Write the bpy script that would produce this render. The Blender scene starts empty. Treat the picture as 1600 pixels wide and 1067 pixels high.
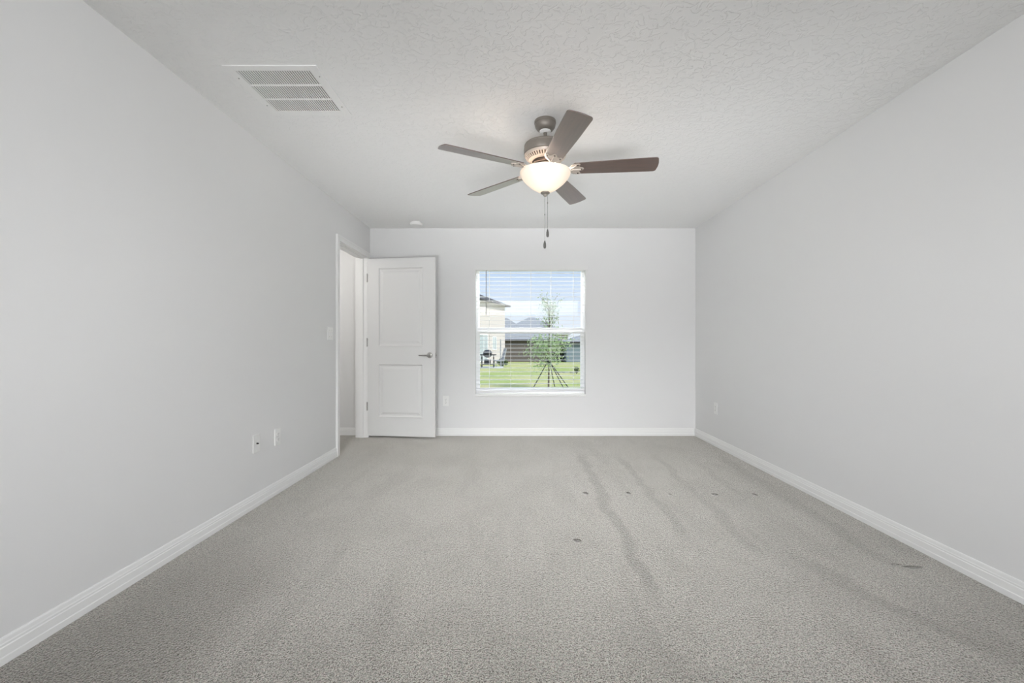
import bpy, bmesh, math, random
from mathutils import Vector, Matrix
R = math.radians
PI = math.pi
random.seed(7)
C = bpy.context.scene.collection
sc = bpy.context.scene

# ------------------------------------------------------------------ camera
F = 686.0                       # focal length in pixels of the 1600 px frame
VX, VY = 808.0, 538.5           # where the long axis of the room vanishes
CAM_Z = 1.07
cam = bpy.data.cameras.new('camera')
cam.sensor_width = 36.0
cam.lens = F / 1600 * 36.0
cam.shift_x = (800 - VX) / 1600
cam.shift_y = (VY - 533.5) / 1600
cam.clip_start = 0.05
cam.clip_end = 600
co = bpy.data.objects.new('camera', cam)
C.objects.link(co)
co.location = (0, 0, CAM_Z)
co.rotation_euler = (PI / 2, 0, 0)
sc.camera = co

# ------------------------------------------------------------------ colour
sc.view_settings.view_transform = 'Standard'
sc.view_settings.look = 'None'
sc.view_settings.gamma = 1
sc.view_settings.use_curve_mapping = False
sc.view_settings.exposure = 0.07
sc.cycles.max_bounces = 14
sc.cycles.diffuse_bounces = 9
sc.cycles.transparent_max_bounces = 12
sc.cycles.sample_clamp_indirect = 8

# ------------------------------------------------------------------ sky
w = bpy.data.worlds.new('sky')
sc.world = w
w.use_nodes = True
nt = w.node_tree
nt.nodes.clear()
wo = nt.nodes.new('ShaderNodeOutputWorld')
bg = nt.nodes.new('ShaderNodeBackground')
tc = nt.nodes.new('ShaderNodeTexCoord')
sx = nt.nodes.new('ShaderNodeSeparateXYZ')
cr = nt.nodes.new('ShaderNodeValToRGB')
els = cr.color_ramp.elements
els[0].position = 0.0
els[0].color = (.84, .88, .96, 1)
els[1].position = 1.0
els[1].color = (.40, .56, .93, 1)
for p, c in ((.06, (.80, .86, .97, 1)), (.17, (.56, .69, .93, 1)), (.35, (.52, .68, .95, 1))):
    e = els.new(p)
    e.color = c
nt.links.new(tc.outputs['Generated'], sx.inputs[0])
nt.links.new(sx.outputs['Z'], cr.inputs[0])
nt.links.new(cr.outputs[0], bg.inputs[0])
st = nt.nodes.new('ShaderNodeMapRange')      # the sky is brighter high up, towards the sun
st.interpolation_type = 'SMOOTHSTEP'
st.inputs[1].default_value = .28
st.inputs[2].default_value = .65
st.inputs[3].default_value = 1.0
st.inputs[4].default_value = 1.6
nt.links.new(sx.outputs['Z'], st.inputs[0])
nt.links.new(st.outputs[0], bg.inputs[1])
nt.links.new(bg.outputs[0], wo.inputs[0])


def lamp(name, kind, loc, energy, color=(1, 1, 1), size=None, size_y=None, rot=(0, 0, 0), radius=None):
    d = bpy.data.lights.new(name, kind)
    d.energy = energy
    d.color = color
    if kind == 'AREA':
        d.shape = 'RECTANGLE'
        d.size = size
        d.size_y = size_y
    if radius is not None:
        d.shadow_soft_size = radius
    o = bpy.data.objects.new(name, d)
    C.objects.link(o)
    o.location = loc
    o.rotation_euler = rot
    return o


# the sun, high and from the left; the roof keeps it out of the room
sun = lamp('sun', 'SUN', (10, 0, 20), 4.4, (1, .97, .93))
sun.data.angle = R(.6)
sun.rotation_euler = Vector((-.60, .45, -.66)).to_track_quat('-Z', 'Y').to_euler()
# pair of unseen fill lights added behind the camera to brighten the side walls
for sg_ in (-1, 1):
    o_ = lamp('fill_side', 'AREA', (.18 + sg_ * 1.6, -1.2, 1.3), 15.0, (.985, .99, 1), .5, 1.7, (PI / 2, 0, sg_ * R(50)))
    o_.data.spread = R(80)
# two added soft fill lights, unseen: one thrown up the ceiling, one down the carpet
o_ = lamp('soft_fill_up', 'AREA', (.2, -.3, .5), 11.0, (.985, .99, 1), 3.4, .8, (PI / 2 + R(24.5), 0, 0))
o_.data.spread = R(35)
o_ = lamp('soft_fill_down', 'AREA', (.2, -1.75, 2.1), 19.0, (.985, .99, 1), 3.0, .4, (PI / 2 - R(20.5), 0, 0))
o_.data.spread = R(40)
# unseen fill light added outside above the front window, in place of skylight
lamp('fill_front', 'AREA', (.16, 5.64, 2.36), 60, (.97, .985, 1), 2.2, .5, (R(-48), 0, 0))
# narrower fill light added behind the camera on the left, for the right wall
o_ = lamp('fill_left', 'AREA', (-1.42, -.6, 1.3), 2.6, (.985, .99, 1), .5, 1.7, (PI / 2, 0, -R(36)))
o_.data.spread = R(40)
# unseen point light added to brighten the hall
lamp('hall_fill', 'POINT', (-2.55, 4.1, 2.1), 16.5, (1, .97, .93), radius=.12)
# the bulbs in the bowl of the fan
FX, FY = .172, 2.69
for sgn in (-1, 1):
    lamp('fan_bulb', 'POINT', (FX + sgn * .05, FY, 2.124), 6.4, (1, .87, .74), radius=.03)

# ------------------------------------------------------------------ node helpers
def newmat(name):
    m = bpy.data.materials.new(name)
    m.use_nodes = True
    n = m.node_tree
    b = n.nodes['Principled BSDF']
    return m, n, b


def plain(name, col, rough=.5, metal=0, spec=.5, noise=None, bump=None, **kw):
    m, n, b = newmat(name)
    b.inputs['Base Color'].default_value = (*col, 1)
    b.inputs['Roughness'].default_value = rough
    b.inputs['Metallic'].default_value = metal
    b.inputs['Specular IOR Level'].default_value = spec
    for k, v in kw.items():
        b.inputs[k.replace('_', ' ')].default_value = v
    t = n.nodes.new('ShaderNodeTexCoord')
    if noise:
        sc_, amt = noise
        nz = n.nodes.new('ShaderNodeTexNoise')
        nz.inputs['Scale'].default_value = sc_
        nz.inputs['Detail'].default_value = 4
        mx = n.nodes.new('ShaderNodeMix')
        mx.data_type = 'RGBA'
        mx.inputs[6].default_value = (*[c * (1 - amt) for c in col], 1)
        mx.inputs[7].default_value = (*[min(1, c * (1 + amt)) for c in col], 1)
        n.links.new(t.outputs['Object'], nz.inputs['Vector'])
        n.links.new(nz.outputs['Fac'], mx.inputs[0])
        n.links.new(mx.outputs[2], b.inputs['Base Color'])
    if bump:
        sc_, st, dist = bump
        nz = n.nodes.new('ShaderNodeTexNoise')
        nz.inputs['Scale'].default_value = sc_
        nz.inputs['Detail'].default_value = 3
        bp = n.nodes.new('ShaderNodeBump')
        bp.inputs['Strength'].default_value = st
        bp.inputs['Distance'].default_value = dist
        n.links.new(t.outputs['Object'], nz.inputs['Vector'])
        n.links.new(nz.outputs['Fac'], bp.inputs['Height'])
        n.links.new(bp.outputs[0], b.inputs['Normal'])
    return m


def ceiling_mat():
    m, n, b = newmat('knockdown_ceiling')
    b.inputs['Base Color'].default_value = (.86, .86, .855, 1)
    b.inputs['Roughness'].default_value = .9
    b.inputs['Specular IOR Level'].default_value = .2
    t = n.nodes.new('ShaderNodeTexCoord')
    v = n.nodes.new('ShaderNodeTexNoise')
    v.inputs['Scale'].default_value = 26
    v.inputs['Detail'].default_value = 4
    v.inputs['Distortion'].default_value = .8
    r = n.nodes.new('ShaderNodeMapRange')
    r.interpolation_type = 'SMOOTHSTEP'
    r.inputs[1].default_value = .47
    r.inputs[2].default_value = .56
    bp = n.nodes.new('ShaderNodeBump')
    bp.inputs['Strength'].default_value = .45
    bp.inputs['Distance'].default_value = .004
    n.links.new(t.outputs['Object'], v.inputs['Vector'])
    n.links.new(v.outputs['Fac'], r.inputs[0])
    n.links.new(r.outputs[0], bp.inputs['Height'])
    n.links.new(bp.outputs[0], b.inputs['Normal'])
    return m


class NG:
    """small helper for chains of math nodes"""
    def __init__(s, n):
        s.n = n

    def m(s, op, a, b=None, c=None, clamp=False):
        k = s.n.nodes.new('ShaderNodeMath')
        k.operation = op
        k.use_clamp = clamp
        for i, v in enumerate((a, b, c)):
            if v is None:
                continue
            if isinstance(v, (int, float)):
                k.inputs[i].default_value = v
            else:
                s.n.links.new(v, k.inputs[i])
        return k.outputs[0]

    def ss(s, v, a, b):
        k = s.n.nodes.new('ShaderNodeMapRange')
        k.interpolation_type = 'SMOOTHSTEP'
        s.n.links.new(v, k.inputs[0])
        k.inputs[1].default_value = a
        k.inputs[2].default_value = b
        return k.outputs[0]


def carpet_mat():
    m, n, b = newmat('grey_carpet')
    g = NG(n)
    t = n.nodes.new('ShaderNodeTexCoord')
    s = n.nodes.new('ShaderNodeSeparateXYZ')
    n.links.new(t.outputs['Object'], s.inputs[0])
    X, Y = s.outputs['X'], s.outputs['Y']

    def noise(scale, detail=3, dist=0, rough=.5, vec=None):
        k = n.nodes.new('ShaderNodeTexNoise')
        k.inputs['Scale'].default_value = scale
        k.inputs['Detail'].default_value = detail
        k.inputs['Distortion'].default_value = dist
        k.inputs['Roughness'].default_value = rough
        n.links.new(vec or t.outputs['Object'], k.inputs['Vector'])
        return k.outputs['Fac']
    wob = g.m('MULTIPLY', g.m('SUBTRACT', noise(3.0, 5), .5), .20)
    Xw = g.m('ADD', X, wob)
    Yw = g.m('ADD', Y, g.m('MULTIPLY', g.m('SUBTRACT', noise(3.1, 3), .5), .35))
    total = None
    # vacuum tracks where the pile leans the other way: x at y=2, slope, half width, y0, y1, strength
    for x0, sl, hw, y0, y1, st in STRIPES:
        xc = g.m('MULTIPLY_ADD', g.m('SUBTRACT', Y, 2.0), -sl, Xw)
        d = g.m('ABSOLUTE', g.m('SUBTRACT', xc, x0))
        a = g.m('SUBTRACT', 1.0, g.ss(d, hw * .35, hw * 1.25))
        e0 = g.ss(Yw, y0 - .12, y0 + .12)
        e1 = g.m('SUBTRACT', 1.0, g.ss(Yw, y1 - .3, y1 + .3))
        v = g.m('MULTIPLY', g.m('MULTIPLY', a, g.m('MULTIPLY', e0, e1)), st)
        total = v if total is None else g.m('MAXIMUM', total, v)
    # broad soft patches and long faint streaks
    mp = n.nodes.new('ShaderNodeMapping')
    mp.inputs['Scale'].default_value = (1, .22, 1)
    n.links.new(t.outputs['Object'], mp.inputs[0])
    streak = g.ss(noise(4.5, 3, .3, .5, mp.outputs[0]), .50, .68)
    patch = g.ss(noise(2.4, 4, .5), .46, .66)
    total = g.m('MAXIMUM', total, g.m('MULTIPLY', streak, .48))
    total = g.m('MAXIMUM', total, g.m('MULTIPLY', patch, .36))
    # small dents pressed into the pile
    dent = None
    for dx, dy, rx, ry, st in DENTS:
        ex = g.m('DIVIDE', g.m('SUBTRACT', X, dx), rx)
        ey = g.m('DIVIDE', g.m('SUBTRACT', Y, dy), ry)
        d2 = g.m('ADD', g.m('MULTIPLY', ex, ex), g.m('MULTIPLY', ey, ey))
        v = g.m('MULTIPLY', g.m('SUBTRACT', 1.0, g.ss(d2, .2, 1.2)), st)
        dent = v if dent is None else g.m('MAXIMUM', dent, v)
    # fibre colour
    tuft = noise(230, 3, .2, .65)
    fleck = n.nodes.new('ShaderNodeTexNoise')
    fleck.inputs['Scale'].default_value = 95
    fleck.inputs['Detail'].default_value = 3
    n.links.new(t.outputs['Object'], fleck.inputs['Vector'])
    ramp = n.nodes.new('ShaderNodeValToRGB')
    re = ramp.color_ramp.elements
    re[0].position = .445
    re[0].color = (.075, .064, .054, 1)
    re[1].position = .555
    re[1].color = (.62, .60, .565, 1)
    k = re.new(.5)
    k.color = (.335, .32, .298, 1)
    coarse = noise(120, 2, .3)
    n.links.new(g.m('ADD', g.m('MULTIPLY', tuft, .74), g.m('ADD', g.m('MULTIPLY', coarse, .14), g.m('MULTIPLY', noise(64, 2, .3), .12))), ramp.inputs[0])
    tint = n.nodes.new('ShaderNodeMix')
    tint.data_type = 'RGBA'
    tint.blend_type = 'MULTIPLY'
    tint.inputs[0].default_value = .8
    r2 = n.nodes.new('ShaderNodeValToRGB')
    q = r2.color_ramp.elements
    q[0].position = .36
    q[0].color = (1.0, .90, .87, 1)
    q[1].position = .64
    q[1].color = (.92, 1.0, .90, 1)
    n.links.new(fleck.outputs['Fac'], r2.inputs[0])
    n.links.new(ramp.outputs[0], tint.inputs[6])
    n.links.new(r2.outputs[0], tint.inputs[7])
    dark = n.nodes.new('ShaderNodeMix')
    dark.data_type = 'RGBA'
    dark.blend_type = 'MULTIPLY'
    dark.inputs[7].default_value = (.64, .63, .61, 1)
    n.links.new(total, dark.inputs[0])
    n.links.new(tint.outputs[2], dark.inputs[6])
    dent_shade = n.nodes.new('ShaderNodeMix')  # paints the shade inside the dents into the carpet colour
    dent_shade.data_type = 'RGBA'
    dent_shade.blend_type = 'MULTIPLY'
    dent_shade.inputs[7].default_value = (.25, .24, .23, 1)
    n.links.new(dent, dent_shade.inputs[0])
    n.links.new(dark.outputs[2], dent_shade.inputs[6])
    n.links.new(dent_shade.outputs[2], b.inputs['Base Color'])
    b.inputs['Roughness'].default_value = 1
    b.inputs['Specular IOR Level'].default_value = .05
    b.inputs['Sheen Weight'].default_value = 1.0
    b.inputs['Sheen Roughness'].default_value = .35
    b.inputs['Sheen Tint'].default_value = (.93, .91, .87, 1)
    # pile relief
    bump = n.nodes.new('ShaderNodeBump')
    bump.inputs['Strength'].default_value = 1.0
    bump.inputs['Distance'].default_value = .010
    n.links.new(g.m('ADD', g.m('MULTIPLY', noise(105, 3, .3), 1.0), g.m('SUBTRACT', g.m('MULTIPLY', noise(260, 2), .5), g.m('MULTIPLY', dent, 1.5))), bump.inputs['Height'])
    n.links.new(bump.outputs[0], b.inputs['Normal'])
    return m


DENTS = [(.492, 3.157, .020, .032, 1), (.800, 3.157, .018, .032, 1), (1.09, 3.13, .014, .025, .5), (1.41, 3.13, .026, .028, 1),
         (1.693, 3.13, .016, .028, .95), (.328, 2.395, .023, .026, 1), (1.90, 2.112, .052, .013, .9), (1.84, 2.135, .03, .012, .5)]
# tracks read off the carpet
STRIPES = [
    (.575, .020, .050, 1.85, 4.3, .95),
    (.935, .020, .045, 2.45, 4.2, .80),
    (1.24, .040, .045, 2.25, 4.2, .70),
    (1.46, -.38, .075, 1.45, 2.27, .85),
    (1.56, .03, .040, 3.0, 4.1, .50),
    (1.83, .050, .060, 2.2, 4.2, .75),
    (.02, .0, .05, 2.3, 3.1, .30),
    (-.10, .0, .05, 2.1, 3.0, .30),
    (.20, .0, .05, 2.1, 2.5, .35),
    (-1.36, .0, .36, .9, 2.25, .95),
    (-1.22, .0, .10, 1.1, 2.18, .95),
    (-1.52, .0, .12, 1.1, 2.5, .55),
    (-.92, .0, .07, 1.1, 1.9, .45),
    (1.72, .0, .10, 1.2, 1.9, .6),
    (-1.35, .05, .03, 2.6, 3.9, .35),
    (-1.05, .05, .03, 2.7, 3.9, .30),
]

KO = 1.0


def outdoor(name, col, *a, **k):
    return plain(name, tuple(c * KO for c in col), *a, **k)


M = {
    'wall': plain('wall_paint', (.755, .755, .755), .85, 0, .25, bump=(210, .10, .0015)),
    'ceiling': ceiling_mat(),
    'trim': plain('white_trim_paint', (.83, .83, .825), .38, 0, .45),
    'door': plain('white_door_paint', (.70, .70, .695), .42, 0, .4, bump=(300, .03, .0008)),
    'vinyl': plain('white_vinyl', (.88, .88, .88), .35),
    'slat': plain('white_blind_slat', (.86, .86, .86), .45),
    'valance': plain('off_white_valance', (.76, .76, .755), .5),
    'cord': plain('white_cord', (.88, .87, .84), .8),
    'plate': plain('white_plastic', (.84, .84, .83), .35),
    'slot': plain('dark_slot', (.05, .05, .05), .6),
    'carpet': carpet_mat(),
    'steel': plain('satin_nickel', (.42, .41, .40), .32, 1),
    'grille': plain('white_enamel', (.86, .86, .85), .4),
    'filter': plain('dark_duct', (.03, .03, .03), .9),
    'nickel': plain('brushed_nickel', (.235, .21, .185), .42, .45, .5, bump=(400, .05, .0005)),
    'nickel_light': plain('brushed_nickel_cover', (.52, .46, .41), .42, .35, .5),
    'chain': plain('dull_steel_chain', (.22, .22, .21), .4, .6),
    'chrome': plain('polished_chrome', (.8, .8, .8), .12, 1),
    'pewter': plain('pewter', (.09, .088, .082), .5, .3),
    'clear': plain('clear_wand', (.10, .10, .11), .25),
    'motor': plain('motor_core', (.07, .05, .04), .5, .3),
    'sill': plain('white_marble_sill', (.86, .86, .85), .25, noise=(14, .03)),
    'bark': outdoor('tree_bark', (.13, .10, .075), .9, noise=(30, .3)),
    'stake': outdoor('dark_stake_wood', (.055, .05, .05), .9, noise=(20, .3)),
    'black': outdoor('black_metal', (.02, .02, .023), .45),
    'grey_metal': outdoor('grey_metal', (.33, .34, .35), .5, .3),
    'concrete': outdoor('pale_concrete', (.52, .51, .48), .9, noise=(6, .1)),
    'cream': outdoor('cream_stucco', (.56, .505, .475), .9, noise=(3, .05)),
    'taupe': outdoor('taupe_stucco', (.135, .115, .10), .9, noise=(2, .08)),
    'bluegrey': outdoor('blue_grey_stucco', (.19, .235, .26), .9, noise=(2, .06)),
    'shingle': outdoor('grey_shingles', (.27, .27, .265), .95, noise=(5, .2)),
    'shingle_dark': outdoor('dark_shingles', (.07, .065, .065), .95, noise=(5, .2)),
    'fascia': outdoor('fascia_board', (.50, .49, .47), .7),
    'fascia_dark': outdoor('dark_fascia_board', (.045, .04, .04), .7),
    'patio': plain('white_concrete', (.74, .73, .71), .9, noise=(6, .06)),
    'connector': plain('black_connector', (.02, .02, .023), .45),
    'window_glass': outdoor('pale_window', (.42, .46, .47), .15, 0, .5),
    'stone': outdoor('pale_stone', (.30, .30, .28), .9, noise=(20, .2)),
}


def wood_mat():
    m, n, b = newmat('walnut_blade')
    t = n.nodes.new('ShaderNodeTexCoord')
    mp = n.nodes.new('ShaderNodeMapping')
    mp.inputs['Scale'].default_value = (2.5, 34, 34)
    nz = n.nodes.new('ShaderNodeTexNoise')
    nz.inputs['Scale'].default_value = 2.2
    nz.inputs['Detail'].default_value = 5
    nz.inputs['Distortion'].default_value = .7
    r = n.nodes.new('ShaderNodeValToRGB')
    r.color_ramp.elements[0].position = .3
    r.color_ramp.elements[0].color = (.045, .017, .010, 1)
    r.color_ramp.elements[1].position = .7
    r.color_ramp.elements[1].color = (.095, .042, .028, 1)
    n.links.new(t.outputs['Object'], mp.inputs[0])
    n.links.new(mp.outputs[0], nz.inputs['Vector'])
    n.links.new(nz.outputs['Fac'], r.inputs[0])
    n.links.new(r.outputs[0], b.inputs['Base Color'])
    b.inputs['Roughness'].default_value = .36
    b.inputs['IOR'].default_value = 1.6
    b.inputs['Coat Weight'].default_value = 1.0
    b.inputs['Coat Roughness'].default_value = .36
    b.inputs['Coat IOR'].default_value = 2.2
    return m


def bowl_mat():
    m, n, b = newmat('frosted_bowl_glass')
    b.inputs['Base Color'].default_value = (.92, .88, .82, 1)
    b.inputs['Roughness'].default_value = .3
    tr = n.nodes.new('ShaderNodeBsdfTranslucent')
    tr.inputs[0].default_value = (.98, .92, .84, 1)
    mx = n.nodes.new('ShaderNodeMixShader')
    mx.inputs[0].default_value = .22
    n.links.new(b.outputs[0], mx.inputs[1])
    n.links.new(tr.outputs[0], mx.inputs[2])
    n.links.new(mx.outputs[0], n.nodes['Material Output'].inputs[0])
    return m


def pane_mat():
    m, n, b = newmat('clear_pane')
    tr = n.nodes.new('ShaderNodeBsdfTransparent')
    tr.inputs[0].default_value = (.97, .985, .98, 1)
    gl = n.nodes.new('ShaderNodeBsdfGlossy')
    gl.inputs['Roughness'].default_value = .02
    mx = n.nodes.new('ShaderNodeMixShader')
    mx.inputs[0].default_value = .008
    n.links.new(tr.outputs[0], mx.inputs[1])
    n.links.new(gl.outputs[0], mx.inputs[2])
    n.links.new(mx.outputs[0], n.nodes['Material Output'].inputs[0])
    return m


def leaf_mat(name, a, c, tl=.4):
    m, n, b = newmat(name)
    oi = n.nodes.new('ShaderNodeTexCoord')
    nz = n.nodes.new('ShaderNodeTexNoise')
    nz.inputs['Scale'].default_value = 9
    mx = n.nodes.new('ShaderNodeMix')
    mx.data_type = 'RGBA'
    mx.inputs[6].default_value = (*[v * KO for v in a], 1)
    mx.inputs[7].default_value = (*[v * KO for v in c], 1)
    n.links.new(oi.outputs['Object'], nz.inputs['Vector'])
    n.links.new(nz.outputs['Fac'], mx.inputs[0])
    n.links.new(mx.outputs[2], b.inputs['Base Color'])
    b.inputs['Roughness'].default_value = .6
    tr = n.nodes.new('ShaderNodeBsdfTranslucent')
    n.links.new(mx.outputs[2], tr.inputs[0])
    ms = n.nodes.new('ShaderNodeMixShader')
    ms.inputs[0].default_value = tl
    n.links.new(b.outputs[0], ms.inputs[1])
    n.links.new(tr.outputs[0], ms.inputs[2])
    n.links.new(ms.outputs[0], n.nodes['Material Output'].inputs[0])
    return m


def grass_mat():
    m, n, b = newmat('lawn_grass')
    t = n.nodes.new('ShaderNodeTexCoord')
    n1 = n.nodes.new('ShaderNodeTexNoise')
    n1.inputs['Scale'].default_value = .55
    n1.inputs['Detail'].default_value = 5
    n2 = n.nodes.new('ShaderNodeTexNoise')
    n2.inputs['Scale'].default_value = 9
    n2.inputs['Detail'].default_value = 4
    r = n.nodes.new('ShaderNodeValToRGB')
    e = r.color_ramp.elements
    e[0].position = .38
    e[0].color = (.33 * KO, .38 * KO, .12 * KO, 1)
    e[1].position = .64
    e[1].color = (.50 * KO, .45 * KO, .22 * KO, 1)
    mx = n.nodes.new('ShaderNodeMix')
    mx.data_type = 'RGBA'
    mx.blend_type = 'MULTIPLY'
    mx.inputs[0].default_value = .6
    r2 = n.nodes.new('ShaderNodeValToRGB')
    r2.color_ramp.elements[0].position = .35
    r2.color_ramp.elements[0].color = (.62, .66, .6, 1)
    r2.color_ramp.elements[1].position = .62
    n.links.new(t.outputs['Object'], n1.inputs['Vector'])
    n.links.new(t.outputs['Object'], n2.inputs['Vector'])
    n.links.new(n1.outputs['Fac'], r.inputs[0])
    n.links.new(n2.outputs['Fac'], r2.inputs[0])
    n.links.new(r.outputs[0], mx.inputs[6])
    n.links.new(r2.outputs[0], mx.inputs[7])
    n.links.new(mx.outputs[2], b.inputs['Base Color'])
    b.inputs['Roughness'].default_value = 1
    b.inputs['Specular IOR Level'].default_value = .1
    return m


M['blade'] = wood_mat()
M['bowl'] = bowl_mat()
M['pane'] = pane_mat()
M['leaf'] = leaf_mat('sapling_leaves', (.26, .38, .15), (.52, .60, .36))
M['shrub'] = leaf_mat('shrub_leaves', (.03, .07, .02), (.10, .15, .05), .2)
M['grass'] = grass_mat()


# ------------------------------------------------------------------ mesh helpers
class MB:
    def __init__(s):
        s.bm = bmesh.new()

    def box(s, x0, x1, y0, y1, z0, z1, mat=None):
        vs = [s.bm.verts.new(p) for p in
              ((x0, y0, z0), (x1, y0, z0), (x1, y1, z0), (x0, y1, z0),
               (x0, y0, z1), (x1, y0, z1), (x1, y1, z1), (x0, y1, z1))]
        if mat is not None:
            for v in vs:
                v.co = mat @ v.co
        for f in ((3, 2, 1, 0), (4, 5, 6, 7), (0, 1, 5, 4), (1, 2, 6, 5), (2, 3, 7, 6), (3, 0, 4, 7)):
            s.bm.faces.new([vs[i] for i in f])
        return s

    def ring(s, pts, loops, closed=False):
        pass

    def lathe(s, prof, seg=48, loc=(0, 0, 0), mat=None, closed=False):
        rings = []
        L = Vector(loc)
        for r, z in prof:
            if r < 1e-6:
                rings.append([s.bm.verts.new(Vector((0, 0, z)) + L)])
            else:
                rings.append([s.bm.verts.new(Vector((r * math.cos(2 * PI * i / seg), r * math.sin(2 * PI * i / seg), z)) + L)
                              for i in range(seg)])
        pairs = list(zip(rings, rings[1:]))
        if closed:
            pairs.append((rings[-1], rings[0]))
        for a, b in pairs:
            for i in range(seg):
                j = (i + 1) % seg
                if len(a) == 1 and len(b) == 1:
                    continue
                if len(a) == 1:
                    f = [a[0], b[j], b[i]]
                elif len(b) == 1:
                    f = [a[i], a[j], b[0]]
                else:
                    f = [a[i], a[j], b[j], b[i]]
                s.bm.faces.new(f)
        if mat is not None:
            for rg in rings:
                for v in rg:
                    v.co = mat @ v.co
        return s

    def tube(s, pts, rad, seg=10, cap=True):
        pts = [Vector(p) for p in pts]
        rads = rad if isinstance(rad, (list, tuple)) else [rad] * len(pts)
        rings = []
        up = None
        for i, p in enumerate(pts):
            d = (pts[min(i + 1, len(pts) - 1)] - pts[max(i - 1, 0)]).normalized()
            if up is None:
                up = d.orthogonal().normalized()
            up = (up - d * up.dot(d)).normalized()
            sd = d.cross(up)
            rings.append([s.bm.verts.new(p + (up * math.cos(2 * PI * k / seg) + sd * math.sin(2 * PI * k / seg)) * rads[i])
                          for k in range(seg)])
        for a, b in zip(rings, rings[1:]):
            for i in range(seg):
                j = (i + 1) % seg
                s.bm.faces.new([a[i], a[j], b[j], b[i]])
        if cap:
            s.bm.faces.new(rings[0][::-1])
            s.bm.faces.new(rings[-1])
        return s

    def prism(s, outline, z0, z1, mat=None):
        """outline in xy, extruded in z"""
        lo = [s.bm.verts.new((x, y, z0)) for x, y in outline]
        hi = [s.bm.verts.new((x, y, z1)) for x, y in outline]
        n = len(outline)
        s.bm.faces.new(lo[::-1])
        s.bm.faces.new(hi)
        for i in range(n):
            j = (i + 1) % n
            s.bm.faces.new([lo[i], lo[j], hi[j], hi[i]])
        if mat is not None:
            for v in lo + hi:
                v.co = mat @ v.co
        return s

    def sweep(s, prof, a, b, nrm):
        """profile (t along nrm, z) swept from a to b"""
        a, b, nrm = Vector(a), Vector(b), Vector(nrm)
        ra = [s.bm.verts.new(a + nrm * t + Vector((0, 0, z))) for t, z in prof]
        rb = [s.bm.verts.new(b + nrm * t + Vector((0, 0, z))) for t, z in prof]
        n = len(prof)
        for i in range(n):
            j = (i + 1) % n
            s.bm.faces.new([ra[i], ra[j], rb[j], rb[i]])
        s.bm.faces.new(ra[::-1])
        s.bm.faces.new(rb)
        return s

    def face(s, pts):
        s.bm.faces.new([s.bm.verts.new(p) for p in pts])
        return s

    def build(s, name, mat, parent=None, smooth=False, bevel=None, bseg=2):
        bm = s.bm
        bmesh.ops.recalc_face_normals(bm, faces=bm.faces[:])
        if bevel:
            es = [e for e in bm.edges if len(e.link_faces) == 2 and e.calc_face_angle(0) > .7]
            bmesh.ops.bevel(bm, geom=es, offset=bevel, segments=bseg, affect='EDGES', profile=.6)
        me = bpy.data.meshes.new(name)
        bm.to_mesh(me)
        bm.free()
        me.materials.append(mat)
        if smooth:
            for p in me.polygons:
                p.use_smooth = True
            me.set_sharp_from_angle(angle=R(38))
        o = bpy.data.objects.new(name, me)
        C.objects.link(o)
        if parent is not None:
            o.parent = parent
        return o


def struct(o):
    o['kind'] = 'structure'
    return o


def thing(name, label, cat, loc=(0, 0, 0), rz=0, group=None):
    o = bpy.data.objects.new(name, None)
    o.empty_display_size = .05
    C.objects.link(o)
    o.location = loc
    o.rotation_euler = (0, 0, rz)
    return tag(o, label, cat, group)


def tag(o, label, cat, group=None, kind=None):
    o['label'] = label
    o['category'] = cat
    if group:
        o['group'] = group
    if kind:
        o['kind'] = kind
    return o


# ------------------------------------------------------------------ room shell
XL, XR, YB, YR, H = -1.73, 2.098, 5.168, -1.8, 2.44
WT = .12                                   # inner wall thickness
# doorway in the left wall, window in the back wall
DY0, DY1, DZ = 4.25, 5.062, 2.072
WX0, WX1, WZ0, WZ1 = -.490, .806, .462, 1.985
WD = .15

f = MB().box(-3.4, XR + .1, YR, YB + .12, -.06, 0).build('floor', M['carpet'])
struct(f)

b = MB()
b.box(XL - WT, XL, YR, DY0 - .018, 0, H)
b.box(XL - WT, XL, DY1 + .018, YB, 0, H)
b.box(XL - WT, XL, DY0 - .018, DY1 + .018, DZ + .018, H)
struct(b.build('wall_left', M['wall']))
struct(MB().box(XR, XR + .15, YR, YB + WD, 0, H).build('wall_right', M['wall']))
b = MB()
b.box(XL - WT, WX0, YB, YB + WD, 0, H)
b.box(WX1, XR, YB, YB + WD, 0, H)
b.box(WX0, WX1, YB, YB + WD, 0, WZ0 - .002)
b.box(WX0, WX1, YB, YB + WD, WZ1, H)
struct(b.build('wall_back', M['wall']))
b = MB()                                   # wall behind the camera with an opening added to let light in
rw = [(-1.35, 1.75, .75, 2.15)]
b.box(XL - WT, -1.35, YR - .12, YR, 0, H)
b.box(1.75, XR + .15, YR - .12, YR, 0, H)
b.box(-1.35, 1.75, YR - .12, YR, 0, 1.35)
b.box(-1.35, 1.75, YR - .12, YR, 2.25, H)
struct(b.build('wall_rear', M['wall']))
# hall beyond the doorway
struct(MB().box(-3.3, XL - WT, 5.2, 5.32, 0, H).build('wall_hall_end', M['wall']))
struct(MB().box(-3.4, -3.3, 2.6, 5.32, 0, H).build('wall_hall_side', M['wall']))
struct(MB().box(-3.3, XL - WT, 2.5, 2.6, 0, H).build('wall_hall_near', M['wall']))

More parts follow.
